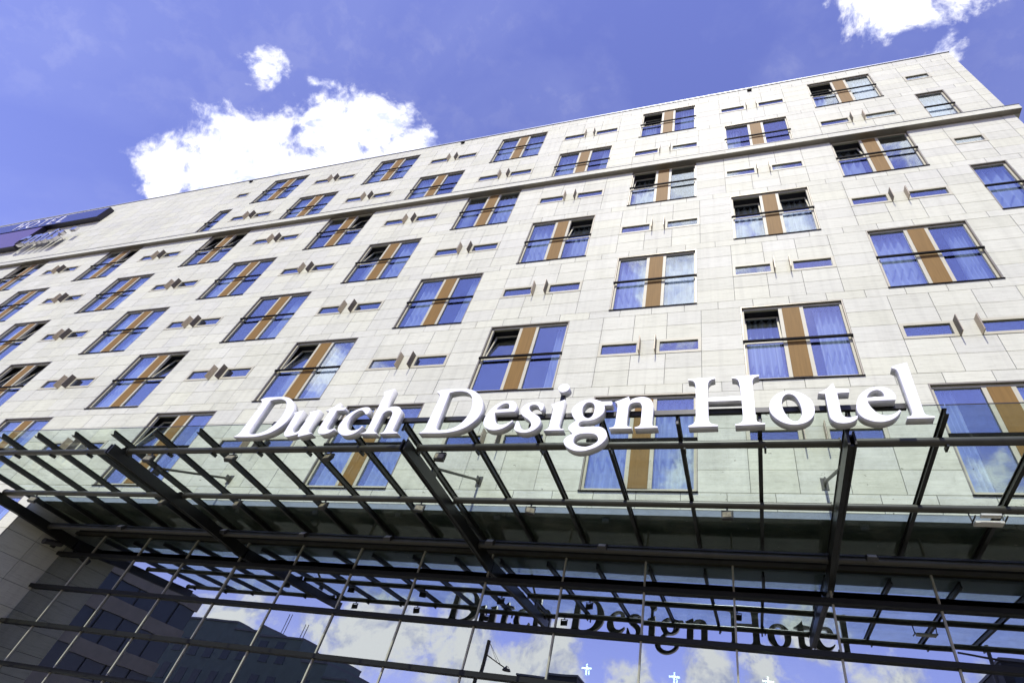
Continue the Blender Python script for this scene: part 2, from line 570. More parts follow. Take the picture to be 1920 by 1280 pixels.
# ------------------------------------------------------------------ ground
U = 3.7703                # half the distance between two windows of a row
T = U / 4                 # stone slab width
WH = 1.2948               # half width of a window opening
HC = 0.5384               # height of a stone course
def ztop(r):              # top of the windows of storey r
    return 10.05 + 3.0 * r
XL, XR, XS = -56.0, 15.93, -14.53     # left end, right corner, side wall of the entrance recess
YG = 1.72                 # plane of the lobby glazing
ZSOF = 6.955

def structure(o):
    o['kind'] = 'structure'
    return o

M['asphalt'] = simple_mat('asphalt', (0.05, 0.05, 0.052), 0.9, 0, 0.3, 30.0, 0.3)
M['paint'] = simple_mat('road_paint', (0.75, 0.75, 0.72), 0.6)
M['kerb'] = simple_mat('kerb_granite', (0.33, 0.32, 0.30), 0.8, 0, 0.2, 30.0)
def paving_mat():
    mt, t, b = new_mat('concrete_paving')
    geo = N(t, 'ShaderNodeNewGeometry')
    br = N(t, 'ShaderNodeTexBrick')
    br.inputs['Scale'].default_value = 1.0
    br.inputs['Color1'].default_value = (0.17, 0.16, 0.12, 1)
    br.inputs['Color2'].default_value = (0.21, 0.20, 0.15, 1)
    br.inputs['Mortar'].default_value = (0.08, 0.075, 0.06, 1)
    br.inputs['Mortar Size'].default_value = 0.006
    t.links.new(geo.outputs['Position'], br.inputs['Vector'])
    t.links.new(br.outputs[0], b.inputs['Base Color'])
    b.inputs['Roughness'].default_value = 0.85
    return mt
M['paving'] = paving_mat()
structure(MB().quad((-900, -900, -0.15), (900, -900, -0.15), (900, 900, -0.15), (-900, 900, -0.15)).build('ground', 'asphalt'))
structure(MB().box(-120, 90, -13.0, 9.9, -0.30, 0.0).build('pavement', 'paving'))
structure(MB().box(-120, 90, -13.18, -13.0, -0.30, 0.004).build('kerb', 'kerb'))
structure(MB().box(-120, 90, -46.0, -27.0, -0.30, 0.0).build('pavement', 'paving'))
structure(MB().box(-120, 90, -27.0, -26.82, -0.30, 0.004).build('kerb', 'kerb'))
mk = MB()
for i in range(-20, 16):
    x = i * 6.0
    mk.quad((x, -20.1, -0.146), (x + 3, -20.1, -0.146), (x + 3, -19.95, -0.146), (x, -19.95, -0.146))
structure(mk.build('road_marking', 'paint'))

# ------------------------------------------------------------------ the hotel
hotel = thing('hotel_building', 'tall pale stone hotel front with a chequerboard of wide and slit windows', 'building')

windows, smalls = [], []          # (cx, ztop, open sashes) / (x0, x1, z0, z1, fin side)
openings = {}                     # (storey, course) -> [(x0, x1)]
OPEN = {(0, 1): 'L', (-2, 1): 'L', (-3, 0): 'L', (-4, 1): 'R', (-6, 1): 'LR', (-6, 3): '', (0, 3): 'R', (-2, 3): 'L', (2, 3): 'LR',
        (2, 1): 'L', (1, 4): 'L', (3, 4): 'L', (-1, 4): '', (1, 6): 'L', (3, 6): 'L', (-5, 4): 'LR', (-7, 2): 'R', (-9, 4): 'L', (-7, 4): 'R', (-3, 4): 'R'}
def add_open(r, cs, x0, x1):
    for c in cs:
        openings.setdefault((r, c), []).append((x0, x1))
for r in range(0, 7):
    kmin = -6 if r >= 5 else -12
    for k in range(kmin, 5):
        cx, zt = k * U, ztop(r)
        wide = (k + r) % 2 == 1
        if k == 4:                                  # last bay before the corner: half as wide
            if wide:
                windows.append((13.62, 14.63, zt, ''))
                add_open(r, range(5), 13.62, 14.63)
            else:
                smalls.append((cx - 1.5 * T, 14.66, zt, 0))
                add_open(r, (2,), cx - 1.5 * T, 14.66)
        elif k == -6 and r >= 5:
            if wide:
                windows.append((cx + 0.55, cx + 1.5 * T + 0.12, zt, ''))
                add_open(r, range(5), cx + 0.55, cx + 1.5 * T + 0.12)
            else:
                smalls.append((cx + 0.45, cx + 1.5 * T, zt, 0))
                add_open(r, (2,), cx + 0.45, cx + 1.5 * T)
        elif wide:
            windows.append((cx - WH, cx + WH, zt, OPEN.get((k, r), '')))
            add_open(r, range(5), cx - WH, cx + WH)
        else:
            smalls.append((cx - 1.5 * T, cx - 0.25, zt, 1))
            smalls.append((cx + 0.215, cx + 1.5 * T, zt, -1))
            add_open(r, (2,), cx - 1.5 * T, cx - 0.25)
            add_open(r, (2,), cx + 0.215, cx + 1.5 * T)
# one window beside the entrance recess, lower storey
windows.append((-15.1 - 2 * WH, -15.1, ztop(-1), ''))
add_open(-1, range(5), -15.1 - 2 * WH, -15.1)

# stone slabs and the dark wall behind their open joints
slabs, backs = [], []
def lay(x0, x1, z0, z1, shift, holes=()):
    """one course: free stretches between openings, split at the joint lattice"""
    cuts = sorted(h for h in holes)
    x, free = x0, []
    for a, b in cuts:
        if a > x + 0.001:
            free.append((x, a))
        x = max(x, b)
    if x < x1 - 0.001:
        free.append((x, x1))
    for a, b in free:
        backs.append((a, b, z0, z1))
        js = [a]
        n = math.floor(a / T) - 1
        while (n + shift) * T < b - 0.26:
            xx = (n + shift) * T
            if xx > a + 0.26:
                js.append(xx)
            n += 1
        js.append(b)
        for p, q in zip(js, js[1:]):
            slabs.append((p, q, z0, z1))
for r in range(-2, 7):
    zt = ztop(r)
    a, b = XL, (XR if r >= 0 else XS)
    for c in range(5):
        lay(a, b, zt - (c + 1) * HC, zt - c * HC, 0.5, openings.get((r, c), ()))
    if r != 5:
        lay(a, b, zt - 3.0, zt - 2.692, 0.0)
lay(XL, XS, 0.02, 1.05, 0.5)
lay(XS, XR, 6.96, 7.05, 0.0)
lay(XL, XR, 28.05, 28.36, 0.0)
lay(XL, XR, 28.36, 28.80, 0.5)

G = 0.0055
def seen(s):
    x0, x1, z0, z1 = s
    c = ((x0 + x1) / 2, 0, (z0 + z1) / 2)
    p = [project(q) for q in ((x0, 0, z0), (x1, 0, z0), (x1, 0, z1), (x0, 0, z1))]
    if any(q is None for q in p):
        return 0
    if max(q[0] for q in p) < 0 or min(q[0] for q in p) > 1920 or max(q[1] for q in p) < 0 or min(q[1] for q in p) > 1280:
        return 0
    ar = 0
    for i in range(4):
        a, b = p[i], p[(i + 1) % 4]
        ar += a[0] * b[1] - b[0] * a[1]
    return abs(ar) / 2
order = sorted(slabs, key=seen, reverse=True)
near, rest = order[:300], order[300:]
cache = {}
def slab_mesh(w, h):
    k = (round(w, 3), round(h, 3))
    if k not in cache:
        cache[k] = MB().box(-w / 2, w / 2, 0, 0.03, -h / 2, h / 2).mesh('stone_panel', 'stone')
    return cache[k]
for x0, x1, z0, z1 in near:
    obj('stone_panel', slab_mesh(x1 - x0 - 2 * G, z1 - z0 - 2 * G), hotel,
        ((x0 + x1) / 2, random.uniform(-0.002, 0.002), (z0 + z1) / 2),
        (random.gauss(0, 0.0012), 0, random.gauss(0, 0.0012)))
mb = MB()
for x0, x1, z0, z1 in rest:
    y = random.uniform(-0.002, 0.002)
    mb.box(x0 + G, x1 - G, y, 0.03, z0 + G, z1 - G)
o = mb.build('stone_cladding', 'stone', hotel)
o['kind'] = 'stuff'
mb = MB()
for x0, x1, z0, z1 in backs:
    mb.quad((x0, 0.034, z0), (x1, 0.034, z0), (x1, 0.034, z1), (x0, 0.034, z1))
mb.quad((XS, 0.034, ztop(5) - 3.0), (XR, 0.034, ztop(5) - 3.0), (XR, 0.034, ztop(5) - 2.692), (XS, 0.034, ztop(5) - 2.692))
mb.build('wall', 'joint', hotel)

# projecting stone ledge between fifth and sixth storey
zl = ztop(5) - 3.0
x = XL
n = 0
while x < XR + 0.2:
    x2 = min(x + 2 * T, XR + 0.2)
    MB().box(x + 0.003, x2 - 0.003, -0.195, 0.05, zl + 0.0, zl + 0.295).build('ledge_stone', 'stone', hotel)
    x = x2
MB().box(XL, XR + 0.19, -0.185, 0.002, zl - 0.016, zl - 0.001).build('ledge_shade_sheet', 'bronze', hotel)  # added sheet under the ledge, its dark colour paints the underside's shade
MB().box(XL, XR + 0.21, -0.21, 0.06, zl + 0.295, zl + 0.318).build('ledge_flashing', 'zinc', hotel)
MB().box(XR + 0.003, XR + 0.2, 0.053, 14.0, zl, zl + 0.295).build('ledge_stone', 'stone', hotel)
# parapet and roof
x = XL
while x < XR:
    x2 = min(x + 3.0, XR + 0.03)
    MB().box(x + 0.003, x2 - 0.003, -0.035, 0.30, 28.803, 28.86).build('parapet_cap', 'lip', hotel)
    x = x2
MB().box(XL, XR + 0.02, -0.020, 0.02, 28.772, 28.80).build('parapet_trim', 'zinc', hotel)
MB().box(XL, XR - 0.05, 0.302, 14.0, 28.3, 28.5).build('roof', 'zinc', hotel)
# outer side wall at the corner and back
mb = MB()
mb.box(XR - 0.03, XR - 0.004, 0.035, 14.0, 0.0, 28.80)
mb.box(XL, XR - 0.031, 13.9, 14.0, 0.0, 28.29)
mb.build('side_wall', 'stone', hotel)
for ox, oz in ((7.57, 28.56), (-7.6, 28.56), (-22.4, 28.56)):
    q = MB()
    q.box(ox - 0.10, ox + 0.10, -0.06, -0.004, oz - 0.06, oz + 0.06)
    q.box(ox - 0.12, ox + 0.12, -0.075, -0.0605, oz - 0.08, oz - 0.055)
    q.build('overflow_outlet', 'rail', hotel)

# rooms behind the windows: floors and a rear wall, unlit
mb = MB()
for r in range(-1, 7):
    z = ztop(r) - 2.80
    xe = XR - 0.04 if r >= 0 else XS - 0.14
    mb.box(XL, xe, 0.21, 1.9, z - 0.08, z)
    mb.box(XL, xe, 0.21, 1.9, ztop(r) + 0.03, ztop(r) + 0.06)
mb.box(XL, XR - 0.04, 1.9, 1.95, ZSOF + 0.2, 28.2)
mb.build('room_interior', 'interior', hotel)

# ---- wide windows
def curtain_mesh(w, h, seed, gap):
    rnd = random.Random(seed)
    n = 56
    ph = rnd.random() * 6
    fr = rnd.uniform(3.8, 5.4)
    v, f = [], []
    rows = 5
    for j in range(rows):
        zz = -h * j / (rows - 1)
        am = 0.062 + 0.03 * j / (rows - 1)
        for i in range(n + 1):
            s = i / n
            a = s * fr * 2 * math.pi * (w / 1.0) / 1.0
            yy = am * math.sin(a + ph + 0.6 * math.sin(a * 0.37 + seed)) + 0.012 * math.sin(2.3 * a + seed + j * 0.2)
            v.append((s * w, yy, zz))
    for j in range(rows - 1):
        for i in range(n):
            a = j * (n + 1) + i
            f.append((a, a + 1, a + n + 2, a + n + 1))
    me = bpy.data.meshes.new('curtain')
    me.from_pydata(v, [], f)
    me.materials.append(M['curtain'])
    for p in me.polygons:
        p.use_smooth = True
    return me
CURT = [curtain_mesh(0.98, 2.62, i, 0) for i in range(6)]

HT = 2.692
PW = 0.905                       # pane width of a casement
def frame_mesh(hw, centre):
    """opening of half width hw, top at z = 0: bronze lining and champagne frames"""
    q = MB()
    e = 0.002
    q.box(-hw + e, hw - e, 0.002, 0.17, -0.03, -e, 0)                 # lining, top
    q.box(-hw + e, -hw + 0.03, 0.002, 0.17, -HT + e, -0.031, 0)
    q.box(hw - 0.03, hw - e, 0.002, 0.17, -HT + e, -0.031, 0)
    q.box(-hw + 0.031, hw - 0.031, 0.048, 0.17, -HT + 0.025, -HT + 0.045, 1)
    # outer frame
    a = hw - 0.031
    q.box(-a, a, 0.068, 0.14, -0.10, -0.032, 1)
    q.box(-a, a, 0.068, 0.14, -HT + 0.046, -HT + 0.11, 1)
    q.box(-a, -a + 0.055, 0.068, 0.14, -HT + 0.111, -0.101, 1)
    q.box(a - 0.055, a, 0.068, 0.14, -HT + 0.111, -0.101, 1)
    if centre:
        for s in (-1, 1):
            x0, x1 = sorted((s * 0.222, s * 0.315))
            q.box(x0, x1, 0.063, 0.14, -HT + 0.111, -0.101, 1)
    return q.mesh('window', 'bronze', 'champagne', 'rail')
def pane_mesh(w, h):
    return MB().box(-w / 2, w / 2, 0.098, 0.106, -h, 0).mesh('pane', 'win_glass')
def sash_mesh(w, h):
    """tilted sash: slim frame ring with its bottom edge on the hinge (z = 0)"""
    q = MB()
    for x0, x1, z0, z1 in ((-w / 2, w / 2, 0, 0.05), (-w / 2, w / 2, h - 0.05, h), (-w / 2, -w / 2 + 0.05, 0.051, h - 0.051), (w / 2 - 0.05, w / 2, 0.051, h - 0.051)):
        q.box(x0, x1, 0, 0.045, z0, z1)
    return q.mesh('sash', 'champagne')
def sash_pane_mesh(w, h):
    return MB().box(-w / 2 + 0.051, w / 2 - 0.051, 0.018, 0.026, 0.051, h - 0.051).mesh('pane', 'win_glass')
MESH = {
    'wide': frame_mesh(WH, True),
    'wood': MB().box(-0.219, 0.219, 0.056, 0.13, -HT + 0.112, -0.102).mesh('wood_panel', 'wood'),
    'rail': MB().box(-WH - 0.008, WH + 0.008, -0.035, 0.012, -1.40, -1.335).mesh('guard_rail', 'rail'),
    'sill': MB().box(-WH - 0.012, WH + 0.012, -0.030, 0.045, -HT - 0.012, -HT + 0.012).mesh('window_sill', 'rail'),
    'up': pane_mesh(PW, 1.262), 'low': pane_mesh(PW, 1.213),
    'sash': sash_mesh(PW - 0.006, 1.255), 'sashpane': sash_pane_mesh(PW - 0.006, 1.255),
}
XP = 0.316 + PW / 2
TILT = math.radians(-11)
nwin = 0
for x0, x1, zt, opn in windows:
    cx, hw = (x0 + x1) / 2, (x1 - x0) / 2
    loc = (cx, 0, zt)
    nwin += 1
    if hw > 1:
        w = obj('window', MESH['wide'], hotel, loc)
        obj('wood_panel', MESH['wood'], w)
        obj('guard_rail', MESH['rail'], w)
        obj('window_sill', MESH['sill'], w)
        for s, nm in ((-1, 'L'), (1, 'R')):
            if nm in opn:
                sa = obj('sash', MESH['sash'], w, (s * XP, 0.088, -1.364), (TILT, 0, 0))
                pm = obj('pane', MESH['sashpane'], w, (s * XP, 0.088, -1.364), (TILT, 0, 0))
            else:
                obj('pane', MESH['up'], w, (s * XP, 0, -0.102), (random.gauss(0, 0.0015), 0, random.gauss(0, 0.0015)))
            obj('pane', MESH['low'], w, (s * XP, 0, -1.368), (random.gauss(0, 0.0015), 0, random.gauss(0, 0.0015)))
            cu = random.Random(nwin * 7 + s)
            if cu.random() < 0.86:
                wd = 1.0 if cu.random() < 0.7 else cu.uniform(0.45, 0.8)
                x_ = s * XP - 0.49 if (wd == 1.0 or s < 0) else s * XP + 0.49 - 0.98 * wd
                c = obj('curtain', CURT[cu.randrange(6)], w, (x_, 0.56 if nm in opn else cu.uniform(0.28, 0.36), -0.05))
                c.scale = (wd, 1, 1)
    else:
        w = obj('window', frame_mesh(hw, False), hotel, loc)
        q = MB()
        q.box(-hw - 0.008, hw + 0.008, -0.035, 0.012, -1.40, -1.335)
        obj('guard_rail', q.mesh('guard_rail', 'rail'), w)
        obj('window_sill', MB().box(-hw - 0.012, hw + 0.012, -0.03, 0.045, -HT - 0.012, -HT + 0.012).mesh('window_sill', 'rail'), w)
        pw = 2 * (hw - 0.088)
        obj('pane', pane_mesh(pw, 1.262), w, (0, 0, -0.102))
        obj('pane', pane_mesh(pw, 1.213), w, (0, 0, -1.368))
        obj('curtain', CURT[nwin % 6], w, (-0.46, 0.33, -0.05))

# ---- slit windows with their upright fins
FIN = MB().box(-0.009, 0.009, -0.20, -0.006, -HC + 0.01, 0.02)
fin_mesh = {}
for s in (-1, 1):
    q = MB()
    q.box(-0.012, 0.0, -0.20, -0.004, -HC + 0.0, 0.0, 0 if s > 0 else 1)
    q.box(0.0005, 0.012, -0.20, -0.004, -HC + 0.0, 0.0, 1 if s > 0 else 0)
    fin_mesh[s] = q.mesh('fin', 'fin_dark', 'fin_light')  # each fin darker on its window side, paler towards its twin
small_cache = {}
for x0, x1, zt, s in smalls:
    w = x1 - x0
    k = round(w, 3)
    if k not in small_cache:
        q = MB()
        b, e = 0.085, 0.003
        q.box(e, w - e, -0.012, 0.05, -b, -e)
        q.box(e, w - e, -0.012, 0.05, -HC + e, -HC + b)
        q.box(e, b, -0.0115, 0.05, -HC + b, -b)
        q.box(w - b, w - e, -0.0115, 0.05, -HC + b, -b)
        g = MB().box(b - 0.01, w - b + 0.01, 0.030, 0.037, -HC + b - 0.01, -b + 0.01)
        small_cache[k] = (q.mesh('slit_window', 'champagne'), g.mesh('pane', 'win_glass'))
    fm, gm = small_cache[k]
    so = obj('slit_window', fm, hotel, (x0, 0, zt - 2 * HC))
    obj('pane', gm, so, (0, 0, 0), (random.gauss(0, 0.001), 0, 0))
    if s:
        obj('fin', fin_mesh[s], so, (w + 0.014 if s > 0 else -0.014, -0.004, 0.0))

# ---- entrance recess: soffit, side wall, glazing
structure_parts = MB()
MB().box(XS, XR - 0.04, 0.036, YG + 0.6, ZSOF, ZSOF + 0.06).build('soffit', 'soffit', hotel)
MB().box(XS, XR, 0.004, 0.016, ZSOF - 0.125, ZSOF + 0.002).build('glass_drip_strip', 'frosted', hotel)
# side wall of the recess, slab by slab (they face the entrance)
q = MB().box(XS - 0.10, XS - 0.036, 0.036, YG + 0.5, 0.0, ZSOF - 0.01)
q.build('recess_wall', 'joint', hotel)
zc = [ZSOF - 0.002] + [7.05 - HC * i for i in range(1, 6)] + [4.05 - HC * i for i in range(0, 6)] + [1.05, 0.02]
for za, zb in zip(zc, zc[1:]):
    if za - zb < 0.05:
        continue
    for y0, y1 in ((0.0305, 0.905), (0.905, YG + 0.05)):
        o = obj('stone_panel', MB().box(0, 0.03, -(y1 - y0) / 2 + G, (y1 - y0) / 2 - G, -(za - zb) / 2 + G, (za - zb) / 2 - G).mesh('stone_panel', 'stone'),
                hotel, (XS - 0.03, (y0 + y1) / 2, (za + zb) / 2))

glz = MB().box(XS, XR - 0.05, YG - 0.07, YG + 0.10, 6.585, 6.665).build('lobby_glazing', 'pipe', hotel)
MB().box(XS, XR - 0.05, YG - 0.01, YG + 0.08, 6.667, ZSOF - 0.004).build('bulkhead', 'transom', glz)
ZT = [5.965 - 0.96 * i for i in range(7)]
xs = [XS + 0.003]
n = math.ceil((XS + 0.3) / (U / 2))
while n * U / 2 < XR - 0.6:
    xs.append(n * U / 2)
    n += 1
xs.append(XR - 0.12)
for z in ZT:
    MB().box(XS + 0.004, XR - 0.06, YG - 0.11, YG + 0.06, z - 0.05, z + 0.045).build('transom', 'transom', glz)
mz = [6.583] + ZT + [0.0]
for x in xs[1:]:
    MB().box(x - 0.019, x + 0.019, YG - 0.035, YG + 0.055, 0.0, 6.584).build('mullion', 'mullion', glz)
pc = {}
for x0, x1 in zip(xs, xs[1:]):
    for za, zb in zip(mz, mz[1:]):
        w, h = x1 - x0 - 0.04, za - zb - 0.06
        if h < 0.05:
            continue
        k = (round(w, 3), round(h, 3))
        if k not in pc:
            pc[k] = MB().box(-w / 2, w / 2, -0.004, 0.004, -h / 2, h / 2).mesh('pane', 'lobby_glass')
        obj('pane', pc[k], glz, ((x0 + x1) / 2, YG, (za + zb) / 2), (random.gauss(0, 0.0035), 0, random.gauss(0, 0.0035)))
# lobby behind the glass: ceiling, floor, rear wall
q = MB()
q.box(XS - 0.03, XR - 0.05, 9.0, 9.1, 0.0, 6.9)
q.box(XS - 0.03, XR - 0.05, YG + 0.62, 9.0, 6.75, 6.9)
q.box(XS - 0.03, XR - 0.05, YG + 0.13, 9.0, 0.004, 0.03)
q.box(XS - 0.13, XS - 0.031, YG + 0.51, 9.0, 0.031, 6.74)
q.build('lobby_interior', 'lobby', hotel)

# ------------------------------------------------------------------ glass canopy
canopy = thing('glass_canopy', 'long glass canopy on dark steel ribs and round pipes over the entrance', 'canopy', (0, 0, 0))
BX = [-14.28, -2 * U, 0.0, 2 * U, 4 * U]
PIPES = [(-2.67, 6.70), (-0.87, 6.61), (0.75, 6.388)]
def zc_at(y):                       # height of the pipe axes at a distance from the wall
    return 6.565 - 0.0497 * y
PR = 0.066
for bx in BX:
    q = MB()
    pr = [(-3.02, 6.665), (1.70, 6.43), (1.70, 6.16), (-0.2, 6.30), (-3.02, 6.44)]
    q.prism([(a, b) for a, b in pr], bx - 0.062, bx - 0.030)
    q.prism([(a, b) for a, b in pr], bx + 0.030, bx + 0.062)
    q.prism([(-2.95, 6.655), (1.69, 6.425), (1.69, 6.385), (-2.95, 6.615)], bx - 0.0295, bx + 0.0295)
    q.prism([(-2.95, 6.485), (-0.2, 6.345), (1.69, 6.205), (1.69, 6.175), (-0.2, 6.312), (-2.95, 6.45)], bx - 0.0295, bx + 0.0295)
    q.build('main_beam', 'steel', canopy)
for (a, b) in zip(BX, BX[1:]):
    for y, z in PIPES:
        q = MB()
        q.tube((a + 0.086, y, z), (b - 0.086, y, z), PR, 20)
        for f in (0.0, 1.0):                       # end plates and sleeve joints
            xx = a + 0.087 if f == 0 else b - 0.107
            q.tube((xx, y, z), (xx + 0.02, y, z), PR + 0.02, 20)
        xx = a + (b - a) * 0.35
        q.tube((xx, y, z), (xx + 0.012, y, z), PR + 0.004, 20)
        smooth(q.build('pipe', 'pipe', canopy))
# ribs and glass
YF, YB = -3.20, 1.25
ribx = [n * U / 3 for n in range(-11, 13)]
def rib_prism(q, x, w, top, bot, y0=YF, y1=YB):
    q.prism([(y0, zc_at(y0) + top), (y1, zc_at(y1) + top), (y1, zc_at(y1) + bot), (y0 + 0.05, zc_at(y0) + bot)], x - w / 2, x + w / 2)
for x in ribx:
    q = MB()
    rib_prism(q, x, 0.065, PR + 0.115, PR + 0.100)
    rib_prism(q, x, 0.022, PR + 0.0995, PR + 0.016)
    rib_prism(q, x, 0.065, PR + 0.0155, PR + 0.002)
    q.build('rib', 'steel', canopy)
    # spider brackets by the front pipe
    q = MB()
    for s in (-1,):
        q.box(x + 0.05, x + 0.08, -2.70, -2.55, 6.60, 6.665)
        q.box(x + 0.012, x + 0.0495, -2.66, -2.60, 6.772, 6.80)
    q.build('bracket', 'steel', canopy)
edges = [BX[0] + 0.05] + ribx
for a, b in zip(edges, edges[1:]):
    for y0, y1 in ((YF - 0.05, -0.905), (-0.885, YB)):
        q = MB()
        t0, t1 = zc_at(y0) + PR + 0.122, zc_at(y1) + PR + 0.122
        q.prism([(y0, t0), (y1, t1), (y1, t1 + 0.014), (y0, t0 + 0.014)], a + 0.006, b - 0.006)
        q.build('glass_panel', 'canopy_glass', canopy)
    q = MB()
    y0 = YF - 0.054
    q.box(a + 0.006, b - 0.006, y0 - 0.004, y0, zc_at(y0) + PR + 0.120, zc_at(y0) + PR + 0.138)
    q.build('glass_edge', 'steel', canopy)
for a, b in zip(BX, BX[1:]):
    MB().box(a + 0.064, b - 0.064, 0.71, 0.85, 6.456, 6.492).build('gutter', 'steel', canopy)
# tie struts up to the wall
for bx in BX[1:]:
    q = MB()
    q.tube((bx, -1.80, 6.80), (bx, -0.10, 7.56), 0.030, 12)
    q.box(bx - 0.02, bx + 0.02, -1.90, -1.72, 6.64, 6.84)
    q.box(bx - 0.016, bx + 0.016, -0.16, -0.015, 7.50, 7.64)
    q.box(bx - 0.07, bx + 0.07, -0.0145, -0.003, 7.44, 7.70)
    q.build('tie_strut', 'pipe', canopy)

# ------------------------------------------------------------------ big letters
def contour(s, steps=6):
    """closed outline in metres: straight between corner points (c), smooth elsewhere"""
    pts = []
    for w in s.split():
        c = w.endswith('c')
        a, b = w.rstrip('c').split(',')
        pts.append((int(a) / 1000, int(b) / 1000, c))
    n = len(pts)
    out = []
    for i in range(n):
        p0, p1, p2, p3 = pts[i - 1], pts[i], pts[(i + 1) % n], pts[(i + 2) % n]
        out.append((p1[0], p1[1]))
        if p1[2] and p2[2]:
            continue
        a = p1 if p1[2] else p0
        d = p2 if p2[2] else p3
        for k in range(1, steps):
            t = k / steps
            q = []
            for j in (0, 1):
                m1 = (p2[j] - a[j]) * 0.5 if not p1[2] else (p2[j] - p1[j])
                m2 = (d[j] - p1[j]) * 0.5 if not p2[2] else (p2[j] - p1[j])
                h = ((2 * t**3 - 3 * t**2 + 1) * p1[j] + (t**3 - 2 * t**2 + t) * m1 +
                     (-2 * t**3 + 3 * t**2) * p2[j] + (t**3 - t**2) * m2)
                q.append(h)
            out.append(tuple(q))
    return out

def letter_mesh(contours, depth, name, mats):
    """flat face + returns; local x right, y depth, z up"""
    cu = bpy.data.curves.new('tmp', 'CURVE')
    cu.dimensions = '2D'
    cu.fill_mode = 'BOTH'
    cu.extrude = depth / 2
    for c in contours:
        sp = cu.splines.new('POLY')
        sp.points.add(len(c) - 1)
        for p, (a, b) in zip(sp.points, c):
            p.co = (a, b, 0, 1)
        sp.use_cyclic_u = True
    to = bpy.data.objects.new('tmp', cu)
    COL.objects.link(to)
    dg = bpy.context.evaluated_depsgraph_get()
    me = bpy.data.meshes.new_from_object(to.evaluated_get(dg))
    bpy.data.objects.remove(to)
    bpy.data.curves.remove(cu)
    me.name = name
    me.transform(Matrix.Rotation(math.pi / 2, 4, 'X'))
    bm = bmesh.new()
    bm.from_mesh(me)
    bmesh.ops.remove_doubles(bm, verts=bm.verts, dist=0.0002)
    bmesh.ops.recalc_face_normals(bm, faces=bm.faces)
    bm.to_mesh(me)
    bm.free()
    me.materials.clear()
    for mt in mats:
        me.materials.append(M[mt])
    for p in me.polygons:
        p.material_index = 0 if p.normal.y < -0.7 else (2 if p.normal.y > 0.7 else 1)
    return me

